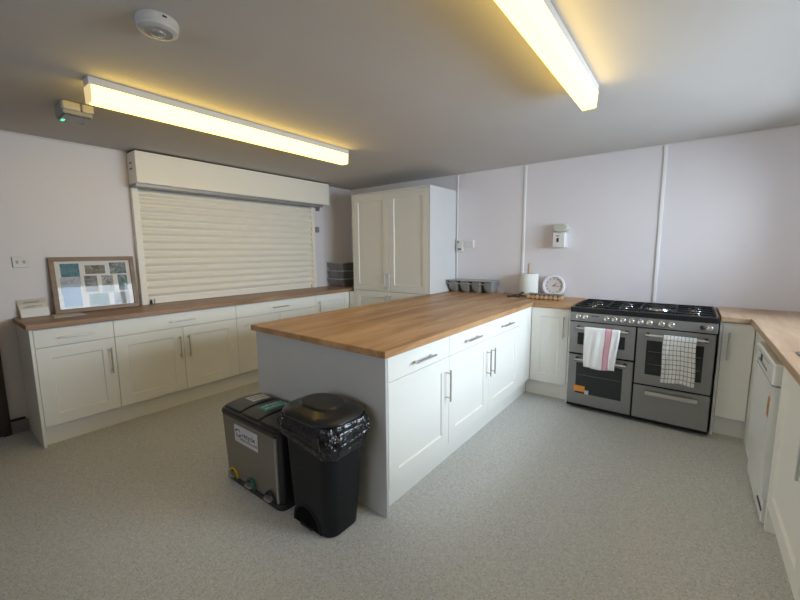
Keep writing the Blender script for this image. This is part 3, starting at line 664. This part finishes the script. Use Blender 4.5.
# three lids with a frame
m = MB(); m.quadstrip([rrect(-.006, BW + .006, -.008, BD + .006, .446, .045, 6), rrect(-.008, BW + .008, -.010, BD + .008, .452, .047, 6), rrect(-.008, BW + .008, -.010, BD + .008, .470, .047, 6), rrect(0, BW, 0, BD, .482, .04, 6)]); obj('lid_frame', m, MBLKL, t, True)
for i in range(3):
    a, b2 = .012 + i * .190, .012 + i * .190 + .184; L = []
    def ring(x0, x1, y0, y1, dz, r):
        return [(x, y, z + .016 * math.sin(PI * (y - 0) / BD) + dz) for x, y, z in rrect(x0, x1, y0, y1, .482, r, 4)]
    m = MB(); m.quadstrip([ring(a, b2, .012, BD - .012, -.012, .02), ring(a, b2, .012, BD - .012, .002, .02), ring(a + .008, b2 - .008, .020, BD - .020, .008, .016)], True, False)
    # top surface as a curved grid
    nn = 8; base = len(m.v)
    for k in range(nn + 1):
        y = .020 + (BD - .040) * k / nn; z = .490 + .016 * math.sin(PI * y / BD)
        m.v += [(a + .009, y, z), (b2 - .009, y, z)]
    for k in range(nn): m.f.append((base + 2 * k, base + 2 * k + 1, base + 2 * k + 3, base + 2 * k + 2))
    ld = obj('lid', m, MBLKL, t, True)
    if i < 2:
        m = MB(); nn = 8
        q0, q1 = (.13, .255) if i == 0 else (.095, .262)
        lo, hi = [], []
        for k in range(nn + 1):
            y = q0 + (q1 - q0) * k / nn; z = .4905 + .016 * math.sin(PI * y / BD); lo.append((a + .045, b2 - .045, y, z))
        for k in range(nn + 1):
            x0, x1, y, z = lo[k]; m.v += [(x0, y, z + .0012), (x1, y, z + .0012), (x1, y, z), (x0, y, z)]
        for k in range(nn):
            for j in range(4): p = 4 * k + j; q = 4 * k + (j + 1) % 4; m.f.append((p, q, q + 4, p + 4))
        m.f += [(0, 1, 2, 3), (4 * nn, 4 * nn + 1, 4 * nn + 2, 4 * nn + 3)]
        sk = obj('sticker', m, MLABEL if i == 0 else MTEAL, ld, label='white printed sticker' if i == 0 else 'teal printed sticker')
        m = MB(); random.seed(3 + i)
        for r_ in range(2):
            x = a + .066 + r_ * .038; y = q0 + .015
            while y < q1 - .02:
                l_ = random.uniform(.008, .02); zz = .4905 + .016 * math.sin(PI * (y + l_ / 2) / BD) + .0012
                m.box(x - .009 * random.random(), x + .012, y, y + l_ * .7, zz - .0006, zz + .0006, 0); y += l_
        obj('sticker_print', m, plain('sticker_ink', (.22, .24, .24), .6) if i == 0 else plain('sticker_pale', (.42, .55, .52), .6), ld)
# label on the front
lb = obj('label', MB().box(.150, .392, -.0018, .0006, .300, .410, .0003), MLABEL, t, label='white recycling label')
m = MB(); nn = 22; cx, cz = .190, .362
for k in range(nn):
    if k in (0, 1, 11, 12): continue
    a0, a1 = 2 * PI * k / 24, 2 * PI * (k + 1) / 24
    pts = [(cx + r_ * math.cos(a_), cz + r_ * math.sin(a_)) for r_, a_ in ((.026, a0), (.026, a1), (.020, a1), (.020, a0))]
    m.quadstrip([[(x, -.0018, z) for x, z in pts], [(x, -.0026, z) for x, z in pts]])
for sx, sz, dx, dz in ((cx + .023, cz - .006, 0, -.016), (cx - .023, cz + .006, 0, .016)):
    m.quadstrip([[(sx - .010, y, sz), (sx + .010, y, sz), (sx + dx, y, sz + dz)] for y in (-.0018, -.0026)])
obj('recycle_symbol', m, MBLACK, lb)
text_obj('lettering', 'recycle', .046, MBLACK, lb, (.300, -.0022, .362), (E90, 0, 0))
m = MB(); random.seed(5); x = .205
while x < .375:
    l_ = random.uniform(.006, .016); m.box(x, x + l_ * .75, -.0026, -.0018, .322, .322 + random.uniform(.010, .017), 0); x += l_
obj('small_print', m, plain('faded_print', (.30, .30, .30), .6), lb)
for x, mt in ((.104, MYEL), (.292, MTEALP), (.485, MBLACK)):
    m = MB(); rr = .046; nn = 14
    for k in range(nn):
        a0, a1 = PI * k / nn, PI * (k + 1) / nn; P4 = [(x + r_ * math.cos(a_), .040 + r_ * math.sin(a_) * 1.25) for r_, a_ in ((rr, a0), (rr, a1), (rr - .007, a1), (rr - .007, a0))]
        m.quadstrip([[(p, -.006, z) for p, z in P4], [(p, .012, z) for p, z in P4]])
    ar = obj('pedal_arch', m, mt, t, True)
    m = MB(); pr = [(x + (rr - .006) * math.cos(PI * k / 12), .040 + (rr - .006) * 1.25 * math.sin(PI * k / 12)) for k in range(13)]
    m.quadstrip([[(p, .0045, z) for p, z in pr], [(p, .0048, z) for p, z in pr]]); obj('recess', m, MBLACK, ar)
    m = MB(); m.quadstrip([rrect(x - .032, x + .032, -.026, .006, .050, .014, 5), rrect(x - .032, x + .032, -.026, .006, .062, .014, 5)]); obj('pedal', m, plain('pedal_grey', (.40, .39, .37), .35, .5), t, True)

t = thing('pedal_bin', 'tall black plastic pedal bin with bin bag showing under its lid', 'bin', (-1.436, 1.212, 0))
def bx_(hw, hd, z, r=.06, seg=8, off=0): return rrect(-hw, hw, -hd + off, hd + off, z, r, seg)
m = MB(); m.quadstrip([bx_(.142, .098, .0005, .055), bx_(.150, .106, .008, .06), bx_(.160, .116, .15, .06), bx_(.175, .130, .50, .065), bx_(.180, .134, .575, .065)])
bd = obj('body', m, MBLK, t, True)
# arch sheet on the front face, coloured black as the pedal recess's shade
m = MB(); pr = [(.082 * math.cos(PI * k / 16) - .030, .004 + .105 * math.sin(PI * k / 16)) for k in range(17)]
pr = [(x * 1.2 + .012, z * 1.1) for x, z in pr]
def fy(z): return -.106 - .010 * min(1, z / .15)
m.quadstrip([[(x, fy(z) - .0015, z) for x, z in pr], [(x * .96, fy(z) + .006, z) for x, z in pr]]); obj('pedal_recess_shade', m, plain('recess_shade_black', (.004, .004, .004), .9, spec=.1), t)
m = MB(); nn = 18
for k in range(nn):
    a0, a1 = PI * k / nn, PI * (k + 1) / nn
    P4 = [((r_ * math.cos(a_) - .030) * 1.2 + .012, (.004 + r_ * 1.27 * math.sin(a_)) * 1.1) for r_, a_ in ((.090, a0), (.090, a1), (.080, a1), (.080, a0))]
    m.quadstrip([[(p, fy(z) - .003, z) for p, z in P4], [(p, fy(z) + .004, z) for p, z in P4]])
obj('arch_rim', m, MBLK, t, True)
m = MB(); m.quadstrip([rrect(-.070, .030, -.122, -.10, .012, .010, 4), rrect(-.070, .030, -.122, -.10, .022, .010, 4)]); obj('pedal', m, MBLKS, t)
# bin bag: crumpled skirt hanging below the lid
m = MB(); nseg, nrow = 120, 22
for j in range(nrow + 1):
    f_ = j / nrow; z = .592 - .125 * f_
    ring = rrect(-.180, .180, -.134, .134, 0, .065, 29)
    for i, (x, y, _) in enumerate(ring):
        r_ = Vector((x, y, 0)); u = r_.normalized(); ang = math.atan2(y, x)
        right = max(0, math.cos(ang + .35))
        q = Vector((math.cos(ang) * 2.6, math.sin(ang) * 2.6, z * 10))
        n1 = noise.noise(q); n2 = 1 - abs(noise.noise(q * 2.1 + Vector((3, 1, 7)))) * 2.2; n3 = 1 - abs(noise.noise(q * 4.3 + Vector((9, 2, 4)))) * 2.4
        env = math.sin(PI * min(1, .12 + f_ * .75))
        bulge = .006 + env * (.012 + .010 * right + .018 * n1 + .013 * n2 + .007 * n3)
        bulge = max(.003, bulge) if x > -.15 else max(.003, min(.008, bulge))
        hem = (-.028 * right - .022 * math.sin(ang * 2.3 + 2.0) + .035 * n1 + .010 * n2) * f_
        p = r_ + u * bulge; m.v.append((p.x, p.y, z + hem))
nr = len(ring)
for j in range(nrow):
    for i in range(nr):
        k = (i + 1) % nr; m.f.append((j * nr + i, j * nr + k, (j + 1) * nr + k, (j + 1) * nr + i))
bgo = obj('bin_bag', m, MBAG, t); bgo['label'] = 'shiny crumpled black bin bag'
md = bgo.modifiers.new('thickness', 'SOLIDIFY'); md.thickness = .0012
m = MB(); m.quadstrip([bx_(.188, .142, .585, .105, 12), bx_(.199, .152, .590, .11, 12), bx_(.203, .155, .602, .115, 12), bx_(.196, .149, .614, .11, 12), bx_(.165, .124, .628, .10, 12), bx_(.128, .096, .636, .085, 12), bx_(.120, .090, .640, .08, 12), bx_(.112, .084, .649, .078, 12), bx_(.06, .045, .652, .04, 12)])
ld = obj('lid', m, MBLKL, t, True)

# ------------------------------------------------------------------ ceiling things
def lamp(label, x, y0, y1):
    t = thing('ceiling_lamp', label, 'ceiling light', (x, y0, ZC)); L_ = y1 - y0
    obj('spine', MB().box(-.043, .043, .0, L_, -.040, -.0005, .002), MSPINE, t)
    m = MB(); m.quadstrip([rrect(-.043, .043, .012, L_ - .012, -.0405, .004, 2), rrect(-.038, .038, .012, L_ - .012, -.116, .004, 2), rrect(-.033, .033, .014, L_ - .014, -.122, .004, 2)]); obj('diffuser', m, MLAMP, t)
    for a, b2 in ((0, .0115), (L_ - .0115, L_)): obj('end_cap', MB().quadstrip([rrect(-.044, .044, a, b2, -.0405, .003, 2), rrect(-.037, .037, a, b2, -.123, .003, 2)]), MLAMPEND, t)
MLAMPEND = emis('lamp_end_cap', (1.0, .76, .38), .75)
lamp('long ceiling strip light with warm diffuser, nearer the roller shutter', -2.577, .668, 2.545)
lamp('ceiling strip light cut off by the top edge of the photo, right of centre', -.525, .570, 2.462)
t = thing('smoke_detector', 'round white smoke detector on the ceiling', 'smoke detector', (-1.745, .705, ZC))
t.scale = (1, 1, .86)
m = MB(); m.lathe([(.074, -.0005), (.075, -.004), (.075, -.026), (.074, -.030), (.074, -.034)], seg=40); obj('base', m, MDET, t, True)
m = MB(); m.lathe([(.072, -.034), (.070, -.046), (.062, -.052), (.050, -.054), (.048, -.050), (.026, -.052)], seg=40); obj('cover', m, MDET, t, True)
m = MB(); m.lathe([(.026, -.0525), (.024, -.060), (.012, -.064)], seg=24); obj('sensor', m, plain('sensor_grey', (.30, .30, .29), .3), t, True)
m = MB(); m.box(.074, .079, -.01, .004, -.018, -.012, 0); obj('indicator', m, MBLACK, t)
t = thing('emergency_light', 'small grey ceiling box with a green indicator beside the left strip light', 'emergency light', (-3.125, .735, ZC))
obj('body', MB().box(-.095, .085, -.072, .072, -.072, -.0005, .004), plain('grey_box', (.36, .36, .34), .5), t)
for y0, y1 in ((-.074, .010), (.018, .076)): obj('lamp_head', MB().box(.060, .105, y0, y1, -.050, -.004, .004), MWHT, t)
obj('lens', MB().box(-.088, .070, -.064, .064, -.080, -.072, .003), plain('dark_lens', (.14, .14, .15), .2), t)
obj('indicator', MB().box(-.078, -.035, -.055, -.038, -.0825, -.080, .001), MGREEN, t, label='green indicator light')
